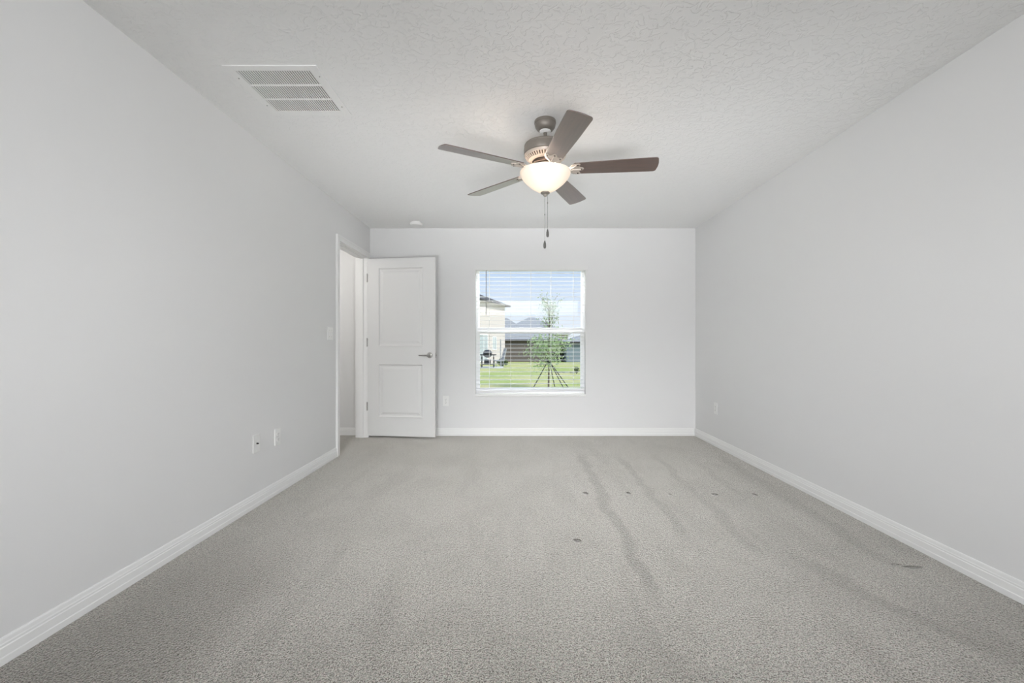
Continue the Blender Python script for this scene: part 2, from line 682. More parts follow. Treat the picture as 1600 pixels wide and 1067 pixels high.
# ceiling with the opening of the return air grille
GX0, GX1, GY0, GY1 = -1.405, -1.028, 2.190, 2.572
b = MB()
b.box(-3.4, GX0, YR - .12, YB + WD, H, H + .04)
b.box(GX1, XR + .15, YR - .12, YB + WD, H, H + .04)
b.box(GX0, GX1, YR - .12, GY0, H, H + .04)
b.box(GX0, GX1, GY1, YB + WD, H, H + .04)
struct(b.build('ceiling', M['ceiling']))
struct(MB().box(-4.2, XR + .8, YR - 1.0, YB + .75, H + .18, H + .30).build('ceiling_roof', M['shingle']))

BB = [(0, 0), (.015, 0), (.015, .024), (.0125, .027), (.012, .056), (.009, .059), (.0095, .066), (.0075, .070),
      (.006, .082), (.004, .087), (0, .088)]


def baseboard(name, a, b_, nrm):
    struct(MB().sweep(BB, a, b_, nrm).build(name, M['trim']))


baseboard('baseboard_left', (XL, YR, 0), (XL, DY0 - .058, 0), (1, 0, 0))
baseboard('baseboard_right', (XR, YR, 0), (XR, YB, 0), (-1, 0, 0))
baseboard('baseboard_back', (XL, YB, 0), (XR - .015, YB, 0), (0, -1, 0))
baseboard('baseboard_hall', (-3.3, 5.2, 0), (XL - WT - .018, 5.2, 0), (0, -1, 0))

# door frame: jambs, stops and casing
b = MB()
b.box(XL - WT, XL, DY0 - .018, DY0, 0, DZ)
b.box(XL - WT, XL, DY1, DY1 + .018, 0, DZ)
b.box(XL - WT, XL, DY0 - .018, DY1 + .018, DZ, DZ + .018)
b.box(XL - .075, XL - .045, DY0, DY0 + .011, 0, DZ)
b.box(XL - .075, XL - .045, DY1 - .011, DY1, 0, DZ)
b.box(XL - .075, XL - .045, DY0, DY1, DZ - .011, DZ)
for x0, x1, sg in ((XL, XL + .016, 1), (XL - WT - .016, XL - WT, -1)):
    b.box(x0, x1, DY0 - .060, DY0 - .004, 0, DZ + .060)
    b.box(x0, x1, DY1 + .004, DY1 + .060, 0, DZ + .060)
    b.box(x0, x1, DY0 - .004, DY1 + .004, DZ + .004, DZ + .060)
    # raised outer lip of the casing
    xa, xb = (XL + .016, XL + .020) if sg > 0 else (XL - WT - .020, XL - WT - .016)
    b.box(xa, xb, DY0 - .060, DY0 - .044, 0, DZ + .060)
    b.box(xa, xb, DY1 + .044, DY1 + .060, 0, DZ + .060)
    b.box(xa, xb, DY0 - .044, DY1 + .044, DZ + .044, DZ + .060)
jamb = struct(b.build('trim_1', M['trim']))
MB().box(XL - .052, XL - .020, DY0 - .0005, DY0 + .0012, .925, .982).build('strike_plate', M['steel'], jamb)

# ------------------------------------------------------------------ door leaf, swung into the room
HX, HY = XL + .012, DY1 - .012
ang = math.atan2(4.945 - HY, .80)
dr = bpy.data.objects.new('door_1', None)
C.objects.link(dr)
dr.location = (HX, HY, 0)
dr.rotation_euler = (0, 0, ang)
dr['kind'] = 'structure'
DWD, DT, Z0, Z1 = .802, .036, .026, 2.058
bm = bmesh.new()


def panel_side(bm, y, sgn, panels):
    """one face of the moulded door: flat field with two raised panels in a routed frame"""
    xs = sorted({0, DWD, *[p[0] for p in panels], *[p[1] for p in panels]})
    zs = sorted({Z0, Z1, *[p[2] for p in panels], *[p[3] for p in panels]})
    for i in range(len(xs) - 1):
        for j in range(len(zs) - 1):
            cx, cz = (xs[i] + xs[i + 1]) / 2, (zs[j] + zs[j + 1]) / 2
            if any(p[0] < cx < p[1] and p[2] < cz < p[3] for p in panels):
                continue
            bm.faces.new([bm.verts.new(q) for q in ((xs[i], y, zs[j]), (xs[i + 1], y, zs[j]), (xs[i + 1], y, zs[j + 1]), (xs[i], y, zs[j + 1]))])
    for x0, x1, z0, z1 in panels:
        loops = []
        for ins, dep in ((0, 0), (.005, -.003), (.014, .0075), (.022, .0095), (.034, .0095), (.058, .003)):
            yy = y + sgn * dep
            loops.append([bm.verts.new(q) for q in ((x0 + ins, yy, z0 + ins), (x1 - ins, yy, z0 + ins), (x1 - ins, yy, z1 - ins), (x0 + ins, yy, z1 - ins))])
        for a, c in zip(loops, loops[1:]):
            for i in range(4):
                j = (i + 1) % 4
                bm.faces.new([a[i], a[j], c[j], c[i]])
        bm.faces.new(loops[-1])


PN = [(.128, .660, 1.050, 1.950), (.128, .660, .240, .850)]
panel_side(bm, 0, 1, PN)
panel_side(bm, DT, -1, PN)
for q in (((0, 0, Z0), (0, DT, Z0), (0, DT, Z1), (0, 0, Z1)), ((DWD, 0, Z0), (DWD, DT, Z0), (DWD, DT, Z1), (DWD, 0, Z1)),
          ((0, 0, Z0), (DWD, 0, Z0), (DWD, DT, Z0), (0, DT, Z0)), ((0, 0, Z1), (DWD, 0, Z1), (DWD, DT, Z1), (0, DT, Z1))):
    bm.faces.new([bm.verts.new(p) for p in q])
bmesh.ops.remove_doubles(bm, verts=bm.verts[:], dist=1e-5)
m_ = MB()
m_.bm.free()
m_.bm = bm
m_.build('door_leaf', M['door'], dr)
for hz in (1.836, 1.096, .362):
    h = MB()
    h.tube([(-.006, -.006, hz - .045), (-.006, -.006, hz + .045)], .0065, 12)
    h.tube([(-.006, -.006, hz - .050), (-.006, -.006, hz - .045)], .0045, 12)
    h.tube([(-.006, -.006, hz + .045), (-.006, -.006, hz + .052)], .0045, 12)
    for z in (-.027, -.009, .009, .027):
        h.tube([(-.006, -.006, hz + z - .0006), (-.006, -.006, hz + z + .0006)], .0074, 12)
    h.box(-.006, .0, -.004, .030, hz - .044, hz + .044)
    h.build('hinge', M['steel'], dr, smooth=True)
lv = MB()
hx, hz = .740, .951
my = Matrix.Translation((hx, 0, hz)) @ Matrix.Rotation(PI / 2, 4, 'X')
lv.lathe([(0, 0), (.033, 0), (.033, .005), (.029, .010), (.016, .012), (.012, .014), (.011, .034), (.014, .038), (.014, .052), (.011, .055), (0, .055)],
         32, mat=my)
lv.tube([(hx, -.045, hz), (hx - .03, -.047, hz + .001), (hx - .07, -.047, hz + .001), (hx - .105, -.044, hz), (hx - .118, -.040, hz)],
        [.0085, .0082, .0072, .0065, .004], 12)
lv.build('door_handle', M['steel'], dr, smooth=True)
lb = MB()
lb.lathe([(0, 0), (.033, 0), (.033, .005), (.016, .012), (.011, .014), (.011, .045), (0, .046)], 32,
         mat=Matrix.Translation((hx, DT, hz)) @ Matrix.Rotation(-PI / 2, 4, 'X'))
lb.tube([(hx, DT + .04, hz), (hx - .11, DT + .04, hz)], [.0085, .006], 12)
lb.build('door_handle', M['steel'], dr, smooth=True)
lt = MB()
lt.box(DWD - .0005, DWD + .0012, .006, .030, hz - .028, hz + .028)
lt.box(DWD, DWD + .010, .012, .024, hz - .008, hz + .008)
lt.build('latch_plate', M['steel'], dr)

# ------------------------------------------------------------------ window
win = bpy.data.objects.new('window_1', None)
C.objects.link(win)
win['kind'] = 'structure'
FY0, FY1 = YB + .085, YB + .145
b = MB()
fw = .030
b.box(WX0, WX0 + fw, FY0, FY1, WZ0 + .024, WZ1)
b.box(WX1 - fw, WX1, FY0, FY1, WZ0 + .024, WZ1)
b.box(WX0 + fw, WX1 - fw, FY0, FY1, WZ1 - fw, WZ1)
b.box(WX0 + fw, WX1 - fw, FY0, FY1, WZ0 + .024, WZ0 + .052)
b.build('window_frame', M['vinyl'], win, bevel=.002)
b = MB()                                    # upper, fixed sash (outer track)
x0, x1 = WX0 + fw, WX1 - fw
b.box(x0, x0 + .006, FY0 + .032, FY1 - .004, 1.275, WZ1 - fw)
b.box(x1 - .006, x1, FY0 + .032, FY1 - .004, 1.275, WZ1 - fw)
b.box(x0, x1, FY0 + .032, FY1 - .004, 1.235, 1.275)
b.build('upper_sash', M['vinyl'], win)
b = MB()                                    # lower sash (inner track)
b.box(x0, x0 + .014, FY0 + .004, FY0 + .030, WZ0 + .052, 1.272)
b.box(x1 - .018, x1, FY0 + .004, FY0 + .030, WZ0 + .052, 1.272)
b.box(x0 + .014, x1 - .018, FY0 + .004, FY0 + .030, 1.205, 1.272)
b.box(x0 + .014, x1 - .018, FY0 + .004, FY0 + .030, WZ0 + .052, WZ0 + .085)
b.build('lower_sash', M['vinyl'], win, bevel=.0015)
MB().box(x0 + .006, x1 - .006, FY0 + .042, FY0 + .046, 1.275, WZ1 - fw).build('pane', M['pane'], win)
MB().box(x0 + .014, x1 - .018, FY0 + .015, FY0 + .019, WZ0 + .085, 1.205).build('pane', M['pane'], win)
b = MB()
for xx in (.05, .27):
    b.box(xx - .025, xx + .025, FY0 - .004, FY0 + .006, 1.262, 1.276)
b.build('sash_lock', M['vinyl'], win)
struct(MB().box(WX0 - .004, WX1 + .002, YB - .012, YB + .084, WZ0, WZ0 + .024).build('trim_2', M['sill'], bevel=.004))

# ------------------------------------------------------------------ blind
bl = thing('window_blind', 'white horizontal slat blind lowered over the only window, slats open', 'blind', (0, YB + .045, 0))
by = 0.0
b = MB()
b.box(-.492, .826, -.085, -.073, 1.942, 1.998)
b.box(-.492, .826, -.0875, -.085, 1.952, 1.958)
b.box(-.492, .826, -.0875, -.085, 1.984, 1.990)
b.box(-.492, -.482, -.073, -.046, 1.942, 1.998)
b.box(.816, .826, -.073, -.046, 1.942, 1.998)
b.build('valance', M['valance'], bl, bevel=.0012)
MB().box(WX0 + .004, WX1 - .004, -.026, .026, 1.945, 1.984).build('headrail', M['slat'], bl)
b = MB()
SW = .025
z = 1.918
n_s = 0
zs = []
while z > .560:
    zs.append(z)
    z -= .0468
for i, z in enumerate(zs):
    # gently crowned slat, tilted a little; the lower ones lean with the rail
    tilt = R(2.0 + random.uniform(-.6, .6))
    k = max(0, (len(zs) - i - 1))
    lean = .0062 * max(0, 1 - k / 4.0)
    pr = []
    N = 6
    for j in range(N + 1):
        u = -SW + 2 * SW * j / N
        pr.append((u, .0016 * (1 - (u / SW) ** 2) + .0012))
    for j in range(N, -1, -1):
        u = -SW + 2 * SW * j / N
        pr.append((u, .0016 * (1 - (u / SW) ** 2) - .0012))
    pr = [(u * math.cos(tilt) - v * math.sin(tilt), u * math.sin(tilt) + v * math.cos(tilt)) for u, v in pr]
    a = [b.bm.verts.new((WX0 + .006, u, z + v - lean)) for u, v in pr]
    c = [b.bm.verts.new((WX1 - .006, u, z + v + lean)) for u, v in pr]
    for j in range(len(pr)):
        q = (j + 1) % len(pr)
        b.bm.faces.new([a[j], a[q], c[q], c[j]])
    b.bm.faces.new(a[::-1])
    b.bm.faces.new(c)
b.build('slats', M['slat'], bl)
rail = Matrix.Translation((.158, 0, .528)) @ Matrix.Rotation(-R(1.1) * -1, 4, 'Y').inverted()
MB().box(-.640, .640, -.025, .025, -.010, .010, rail).build('bottom_rail', M['slat'], bl, bevel=.003)
for px in (764.5, 798, 829.6, 861, 896):
    X = (px - VX) / F * (YB + .03)
    c_ = MB()
    zb = .528 + (X - .158) * math.tan(R(1.1))
    for yy in (-.0265, .0265):
        c_.tube([(X, yy, 1.945), (X, yy, zb)], .0013, 6)
    c_.build('ladder_cord', M['cord'], bl)
wd = MB()
X = (759.5 - VX) / F * (YB + .0)
wd.tube([(X, -.040, 1.940), (X, -.040, 1.436)], .0034, 8)
wd.tube([(X, -.040, 1.436), (X, -.040, 1.425)], .0045, 8)
wd.tube([(X, -.020, 1.955), (X, -.040, 1.940)], .002, 8)
wd.build('tilt_wand', M['clear'], bl)

# ------------------------------------------------------------------ return air grille
gr = thing('return_air_grille', 'white square louvered return air grille on the ceiling by the left wall', 'vent', (-1.2165, 2.381, H))
ox, oy = -1.2165, 2.381
b = MB()
T = .005
fx0, fx1, fy0, fy1 = -1.448 - ox, -.985 - ox, 2.150 - oy, 2.612 - oy
ix0, ix1, iy0, iy1 = GX0 - ox, GX1 - ox, GY0 - oy, GY1 - oy
b.box(fx0, ix0, fy0, fy1, -T, 0)
b.box(ix1, fx1, fy0, fy1, -T, 0)
b.box(ix0, ix1, fy0, iy0, -T, 0)
b.box(ix0, ix1, iy1, fy1, -T, 0)
rows = [(2.190 - oy, 2.306 - oy), (2.320 - oy, 2.438 - oy), (2.452 - oy, 2.572 - oy)]
for a_, c_ in ((rows[0][1], rows[1][0]), (rows[1][1], rows[2][0])):
    b.box(ix0, ix1, a_, c_, -T, -T + .004)
b.build('frame', M['grille'], gr, bevel=.0015)
NL = 31
pitch = (ix1 - ix0) / NL
for ry0, ry1 in rows:
    b = MB()
    for i in range(NL):
        cx = ix0 + (i + .5) * pitch
        mt = Matrix.Translation((cx, 0, -.0015)) @ Matrix.Rotation(R(-34), 4, 'Y')
        b.box(-.0033, .0033, ry0, ry1, -.0005, .0005, mt)
    b.build('louvers', M['grille'], gr)
for sx_, sy_ in ((fx0 + .021, -.13), (fx0 + .021, .125), (fx1 - .021, -.145), (fx1 - .021, .14)):
    b = MB()
    b.lathe([(0, -.0025), (.003, -.002), (.0042, 0), (.0042, .0005)], 14, (sx_, sy_, -T))
    b.build('screw', M['steel'], gr, smooth=True)
b = MB()                                   # dark duct lining and filter above the louvers
b.box(ix0, ix1, iy0, iy1, .10, .11)
for q_ in ((ix0, ix0 + .002, iy0, iy1), (ix1 - .002, ix1, iy0, iy1), (ix0 + .002, ix1 - .002, iy0, iy0 + .002), (ix0 + .002, ix1 - .002, iy1 - .002, iy1)):
    b.box(*q_, .0005, .10)
b.build('duct_lining', M['filter'], gr)

# ------------------------------------------------------------------ smoke detector
sd = thing('smoke_detector', 'round white smoke detector on the ceiling near the back wall', 'smoke detector', (-1.125, 4.90, H))
MB().lathe([(0, 0), (.052, 0), (.052, -.010), (.048, -.012), (0, -.012)], 40).build('mounting_base', M['plate'], sd, smooth=True)
MB().lathe([(0, -.012), (.060, -.012), (.068, -.015), (.069, -.030), (.064, -.040), (.045, -.045), (0, -.046)], 48).build('housing', M['plate'], sd, smooth=True)


# ------------------------------------------------------------------ wall plates (local: x across, -y out of the wall, z up)
def plate_mesh(w_, h_):
    bm_ = MB()
    bm_.box(-w_ / 2, w_ / 2, -.0065, 0, -h_ / 2, h_ / 2)
    return bm_


def outlet(label, loc, rz, group=None):
    t_ = thing('electrical_outlet', label, 'outlet', loc, rz, group)
    plate_mesh(.074, .118).build('cover_plate', M['plate'], t_, bevel=.0025)
    for s_ in (-1, 1):
        r_ = MB()
        r_.prism([(.017 * math.cos(a_ * PI / 12) * 1.0, max(-.0125, min(.0125, .017 * math.sin(a_ * PI / 12)))) for a_ in range(24)], 0, .003,
                 Matrix.Translation((0, -.006, s_ * .0195)) @ Matrix.Rotation(PI / 2, 4, 'X'))
        ro = r_.build('receptacle', M['plate'], t_)
        q = MB()
        q.box(-.0075, -.0055, -.0095, -.0088, s_ * .0195 - .002, s_ * .0195 + .006)
        q.box(.0055, .0075, -.0095, -.0088, s_ * .0195 - .001, s_ * .0195 + .006)
        q.tube([(0, -.0088, s_ * .0195 - .0065), (0, -.0095, s_ * .0195 - .0065)], .0024, 10)
        q.build('slots', M['slot'], ro)
    MB().tube([(0, -.006, 0), (0, -.0078, 0)], .003, 12).build('screw', M['steel'], t_)
    return t_


outlet('white duplex outlet on the back wall beside the open door', (-.838, YB, .407), 0)
outlet('white duplex outlet low on the right wall near the far corner', (XR, 4.63, .398), -PI / 2)
outlet('white duplex outlet on the left wall, nearer the doorway than its neighbour plate', (XL, 3.165, .408), PI / 2)
cj = thing('cable_jack', 'white wall plate with one dark cable connector low on the left wall', 'wall plate', (XL, 2.908, .416), PI / 2)
plate_mesh(.074, .118).build('cover_plate', M['plate'], cj, bevel=.0025)
q = MB()
q.tube([(0, -.006, 0), (0, -.010, 0)], .0065, 6)
q.tube([(0, -.010, 0), (0, -.018, 0)], .0046, 14)
q.build('connector', M['connector'], cj, smooth=True)
for s_ in (-.042, .042):
    MB().tube([(0, -.006, s_), (0, -.0078, s_)], .003, 12).build('screw', M['plate'], cj)
sw = thing('light_switch', 'white two-gang light switch on the left wall beside the doorway', 'light switch', (XL, 4.055, 1.174), PI / 2)
plate_mesh(.118, .118).build('cover_plate', M['plate'], sw, bevel=.0025)
for s_ in (-.023, .023):
    q = MB()
    q.box(-.006, .006, -.0075, -.006, -.013, .013, Matrix.Translation((s_, 0, 0)))
    q.box(-.0042, .0042, -.019, -.006, -.004, .004, Matrix.Translation((s_, 0, .002)) @ Matrix.Rotation(R(-28), 4, 'X'))
    q.build('toggle', M['plate'], sw, bevel=.0006)
    for zz in (-.030, .030):
        MB().tube([(s_, -.006, zz), (s_, -.0078, zz)], .003, 12).build('screw', M['steel'], sw)

# ------------------------------------------------------------------ ceiling fan
fan = thing('ceiling_fan', 'five-blade ceiling fan with brushed metal motor and lit glass bowl', 'ceiling fan', (FX, FY, H))
Z = lambda z: z - H
P = lambda pr: [(r, Z(z)) for r, z in pr]
MB().lathe(P([(0, 2.44), (.064, 2.44), (.066, 2.436), (.066, 2.424), (.063, 2.421), (.063, 2.412), (.060, 2.400), (.050, 2.386), (.036, 2.379), (.024, 2.378), (.024, 2.384), (0, 2.384)]), 56).build('canopy', M['nickel'], fan, smooth=True)
MB().lathe(P([(.030, 2.3795), (.034, 2.379), (.0345, 2.3755), (.030, 2.373), (.022, 2.368), (.014, 2.366), (.012, 2.370), (.02, 2.379)]), 40, closed=True).build('hanger_ring', M['plate'], fan, smooth=True)
b = MB()
b.lathe(P([(.0108, 2.386), (.0108, 2.296)]), 24)
b.lathe(P([(.0108, 2.322), (.017, 2.320), (.022, 2.312), (.026, 2.298)]), 32)
b.build('downrod', M['nickel'], fan, smooth=True)
MB().lathe(P([(.010, 2.300), (.085, 2.300), (.112, 2.297), (.124, 2.292), (.1285, 2.284), (.1275, 2.280), (.1285, 2.276), (.1300, 2.262), (.1300, 2.240), (.1285, 2.234), (.124, 2.232), (.118, 2.236), (.02, 2.236)]), 72).build('motor_housing', M['nickel'], fan, smooth=True)
# lower cover with cooling slots
b = MB()
b.lathe(P([(.124, 2.2325), (.1285, 2.228), (.1245, 2.220), (.119, 2.2135), (.116, 2.2165), (.121, 2.2235)]), 72, closed=True)
b.lathe(P([(.102, 2.1985), (.095, 2.194), (.083, 2.190), (.080, 2.190), (.080, 2.194), (.092, 2.198), (.099, 2.2022)]), 72, closed=True)
NR = 44
for i in range(NR):
    a_ = 2 * PI * i / NR
    mt = Matrix.Rotation(a_, 4, 'Z')
    p0, p1 = Vector((.1005, 0, Z(2.200))), Vector((.1185, 0, Z(2.215)))
    d_ = (p1 - p0)
    ln = d_.length
    el = math.atan2(d_.z, d_.x)
    b.box(0, ln, -.0042, .0042, -.0015, .0015, mt @ Matrix.Translation(p0) @ Matrix.Rotation(-el, 4, 'Y'))
b.build('vented_cover', M['nickel_light'], fan, smooth=True)
MB().lathe(P([(.02, 2.234), (.108, 2.230), (.094, 2.206), (.078, 2.196), (.02, 2.196)]), 48).build('motor_core', M['motor'], fan, smooth=True)
b = MB()
b.lathe(P([(0, 2.192), (.070, 2.192), (.074, 2.188), (.074, 2.176), (.070, 2.172), (0, 2.172)]), 48)
b.build('flywheel', M['motor'], fan, smooth=True)
# light kit
MB().lathe(P([(0, 2.173), (.050, 2.173), (.056, 2.168), (.058, 2.150), (.062, 2.146), (.076, 2.142), (.080, 2.136), (.076, 2.132), (0, 2.132)]), 48).build('light_fitter', M['nickel_light'], fan, smooth=True)
outer = [(.1500, 2.128), (.1535, 2.127), (.1545, 2.120), (.1530, 2.110), (.1465, 2.097), (.1350, 2.081), (.1180, 2.062), (.0960, 2.043), (.072, 2.025), (.047, 2.010), (.024, 2.003), (.008, 2.002)]
inner = [(.008, 2.006), (.024, 2.007), (.046, 2.014), (.070, 2.029), (.093, 2.046), (.1145, 2.065), (.1310, 2.083), (.1425, 2.098), (.1490, 2.111), (.1500, 2.120)]
MB().lathe(P(outer + inner), 72, closed=True).build('light_bowl', M['bowl'], fan, smooth=True)
MB().lathe(P([(0, 2.132), (.0045, 2.132), (.0045, 2.004)]), 16).build('bowl_rod', M['nickel_light'], fan, smooth=True)
MB().lathe(P([(0, 2.004), (.026, 2.004), (.0285, 2.000), (.027, 1.996), (.018, 1.992), (.013, 1.989), (.012, 1.984), (.008, 1.978), (0, 1.976)]), 40).build('finial', M['nickel'], fan, smooth=True)
# bulbs
for s_ in (-1, 1):
    b = MB()
    b.tube([(s_ * .012, 0, Z(2.112)), (s_ * .030, 0, Z(2.100))], .012, 14)
    b.build('lamp_socket', M['plate'], fan, smooth=True)

# blades
def blade_outline():
    r0, r1 = .172, .672
    w0, w1 = .052, .066
    pts = [(r0 + .008, -w0), (r0 + .30, -w1 + .003), (r1 - .024, -w1)]
    for k in range(1, 8):
        a_ = -PI / 2 + k * PI / 16
        pts.append((r1 - .024 + .018 * math.cos(a_), -w1 + .018 + .018 * math.sin(a_)))
    pts += [(r1 - .005, -w1 + .022), (r1 - .0005, -.018), (r1, 0), (r1 - .0005, .018), (r1 - .005, w1 - .022)]
    for k in range(0, 8):
        a_ = k * PI / 16
        pts.append((r1 - .024 + .018 * math.cos(a_), w1 - .018 + .018 * math.sin(a_)))
    pts += [(r1 - .024, w1), (r0 + .30, w1 - .003), (r0 + .008, w0), (r0, w0 - .008), (r0, -w0 + .008)]
    return pts


def iron_outline():
    half = [(.060, .010), (.085, .0085), (.115, .0080), (.140, .012), (.152, .026), (.160, .040), (.172, .047), (.186, .049),
            (.206, .050), (.213, .044), (.211, .036), (.203, .030), (.207, .020), (.217, .014), (.228, .010), (.234, .004)]
    return half + [(x, -y) for x, y in half[::-1]]


PITCH = -R(12)
BZ = Z(2.138)
protoB = None
for k in range(5):
    a_ = R(-7.4 + 72 * k)
    if protoB is None:
        bl_m = MB().prism(blade_outline(), 0, .006).build('blade', M['blade'], fan, bevel=.0015)
        ir = MB()
        tl = Matrix.Rotation(0, 4, 'X')
        ir.prism(iron_outline(), -.0045, 0)
        # raised scroll ribs and arm
        ir.tube([(.060, 0, -.004), (.10, 0, -.006), (.14, 0, -.006), (.165, .018, -.006), (.190, .040, -.005)], [.009, .007, .006, .005, .003], 10)
        ir.tube([(.14, 0, -.006), (.165, -.018, -.006), (.190, -.040, -.005)], [.006, .005, .003], 10)
        ir.tube([(.14, 0, -.006), (.18, 0, -.006), (.222, 0, -.005)], [.006, .005, .003], 10)
        irm = ir.build('blade_iron', M['nickel_light'], fan, smooth=True)
        scs = []
        for sx_, sy_ in ((.198, .039), (.198, -.039), (.220, 0)):
            scs.append(MB().lathe([(0, -.0085), (.004, -.0075), (.0052, -.004)], 14, (sx_, sy_, 0)).build('screw', M['motor'], irm, smooth=True))
        protoB = (bl_m, irm, scs)
        cur = (bl_m, irm)
    else:
        x1_, x2_ = protoB[0].copy(), protoB[1].copy()
        for o_ in (x1_, x2_):
            C.objects.link(o_)
            o_.parent = fan
        for s_ in protoB[2]:
            c_ = s_.copy()
            C.objects.link(c_)
            c_.parent = x2_
        cur = (x1_, x2_)
    for o_ in cur:
        o_.rotation_mode = 'XYZ'
        o_.location = (0, 0, BZ)
        o_.rotation_euler = (PITCH, 0, a_)
# pull chains
for cx, cy, zt, zb, bead in ((-.003, -.010, 1.986, 1.705, 1.864), (.015, .004, 1.990, 1.778, 1.94)):
    b = MB()
    b.tube([(cx, cy, Z(zt)), (cx, cy, Z(zb))], .0011, 6)
    n_ = int((zt - zb) / .006)
    for i in range(n_):
        zc = zt - i * .006
        b.lathe([(0, -.0016), (.0016, 0), (0, .0016)], 5, (cx, cy, Z(zc)))
    b.lathe([(0, -.005), (.0028, -.003), (.0028, .003), (0, .005)], 8, (cx, cy, Z(bead)))
    ch = b.build('pull_chain', M['chain'], fan)
    MB().lathe([(0, 0), (.003, 0), (.0045, -.006), (.0075, -.018), (.0082, -.034), (.0072, -.044), (.004, -.048), (0, -.048)], 16, (cx, cy, Z(zb))).build('pull_fob', M['pewter'], ch, smooth=True)


# ------------------------------------------------------------------ outdoors
def gz(y):
    if y < 12.4:
        return -.15
    if y < 50:
        return -.15 - (y - 12.4) / 37.6 * .73
    return -.88


b = MB()
ys = [YB + WD + .02, 12.4, 50, 400]
for a_, c_ in zip(ys, ys[1:]):
    b.face([(-150, a_, gz(a_)), (150, a_, gz(a_)), (150, c_, gz(c_)), (-150, c_, gz(c_))])
bmesh.ops.remove_doubles(b.bm, verts=b.bm.verts[:], dist=1e-4)
struct(b.build('floor_lawn', M['grass']))


def wpt(px, py, y):
    return Vector(((px - VX) / F * y, y, CAM_Z - (py - VY) / F * y))


# young staked tree
TY = 12.4
tx = .886
tree = thing('young_tree', 'young pale green tree with sparse top, staked in the lawn outside', 'tree', (tx, TY, gz(TY)))
b = MB()
trunk = [(0, 0, -.03), (.01, 0, .5), (-.01, 0, .9), (.02, .01, 1.4), (.03, 0, 1.9), (.0, 0, 2.3), (-.06, 0, 2.66)]
b.tube(trunk, [.026, .022, .019, .015, .011, .008, .003], 8)
rt = random.Random(3)
tips = []
for i in range(44):
    z_ = rt.uniform(.62, 2.4)
    a_ = rt.uniform(0, 2 * PI)
    if z_ < 1.5:
        L_ = rt.uniform(.35, .68)
        rise = rt.uniform(.0, .30)
    else:
        L_ = rt.uniform(.14, .36)
        rise = rt.uniform(.2, .42)
    tx_ = [Vector((0, 0, z_)), Vector((math.cos(a_) * L_ * .5, math.sin(a_) * L_ * .5, z_ + rise * .5)),
           Vector((math.cos(a_) * L_, math.sin(a_) * L_, z_ + rise))]
    b.tube(tx_, [.007, .005, .002], 5)
    tips.append((tx_, z_))
b.build('trunk', M['bark'], tree, smooth=True)
b = MB()


def leaf(bmo, p, s_, r_):
    n_ = Vector((r_.uniform(-1, 1), r_.uniform(-1, 1), r_.uniform(-.6, 1))).normalized()
    u = n_.orthogonal().normalized()
    u = Matrix.Rotation(r_.uniform(0, 2 * PI), 3, n_) @ u
    v = n_.cross(u)
    bmo.face([p - u * s_, p + v * s_ * .42, p + u * s_, p - v * s_ * .42])


for seg, z_ in tips:
    cnt = 105 if z_ < 1.45 else 22
    for i in range(cnt):
        t_ = rt.uniform(.15, 1.08)
        p = seg[0].lerp(seg[1], t_ * 2) if t_ < .5 else seg[1].lerp(seg[2], t_ * 2 - 1)
        j = .12 if z_ < 1.45 else .055
        p = p + Vector((rt.gauss(0, j), rt.gauss(0, j), rt.gauss(0, j * .8)))
        leaf(b, p, rt.uniform(.022, .050) if z_ < 1.45 else rt.uniform(.018, .036), rt)
for i in range(60):
    z_ = rt.uniform(1.9, 2.7)
    leaf(b, Vector((-.04 + rt.gauss(0, .06), rt.gauss(0, .06), z_)), rt.uniform(.018, .034), rt)
b.build('foliage', M['leaf'], tree)
for (dx, dy, lab) in ((-.46, -.1, 'leftmost slanted dark stake propping the young tree'),
                      (.44, -.12, 'slanted dark stake just right of the young tree trunk'),
                      (.60, .05, 'rightmost and longest slanted dark stake beside the young tree'),
                      (.22, .42, 'short dark stake behind the young tree, leaning right')):
    s_ = MB()
    s_.tube([(dx, dy, -.04), (.03 * (1 if dx > 0 else -1), -.03 if dy < 0 else .03, .74)], .0125, 8)
    o_ = s_.build('tree_stake', M['stake'])
    o_.location = (tx, TY, gz(TY))
    tag(o_, lab, 'stake', 'stakes holding the young tree')
MB().lathe([(.024, .70), (.036, .70), (.036, .76), (.024, .76)], 14, closed=True).build('strap', M['black'], tree)


def hip_roof(b, x0, x1, y0, y1, z0, zr, ov=.45):
    x0, x1, y0, y1 = x0 - ov, x1 + ov, y0 - ov, y1 + ov
    hw = min(x1 - x0, y1 - y0) / 2
    if x1 - x0 >= y1 - y0:
        a, c = (x0 + hw, (y0 + y1) / 2, zr), (x1 - hw, (y0 + y1) / 2, zr)
        if (Vector(a) - Vector(c)).length < .02:
            c = a
    else:
        a, c = ((x0 + x1) / 2, y0 + hw, zr), ((x0 + x1) / 2, y1 - hw, zr)
    q = [(x0, y0, z0), (x1, y0, z0), (x1, y1, z0), (x0, y1, z0)]
    if x1 - x0 >= y1 - y0:
        fs = [[q[0], q[1], c, a], [q[1], q[2], c], [q[2], q[3], a, c], [q[3], q[0], a]]
    else:
        fs = [[q[0], q[1], a], [q[1], q[2], c, a], [q[2], q[3], c], [q[3], q[0], a, c]]
    for f_ in fs:
        b.face(f_)
    b.face(q[::-1])
    bmesh.ops.remove_doubles(b.bm, verts=b.bm.verts[:], dist=1e-4)
    return b


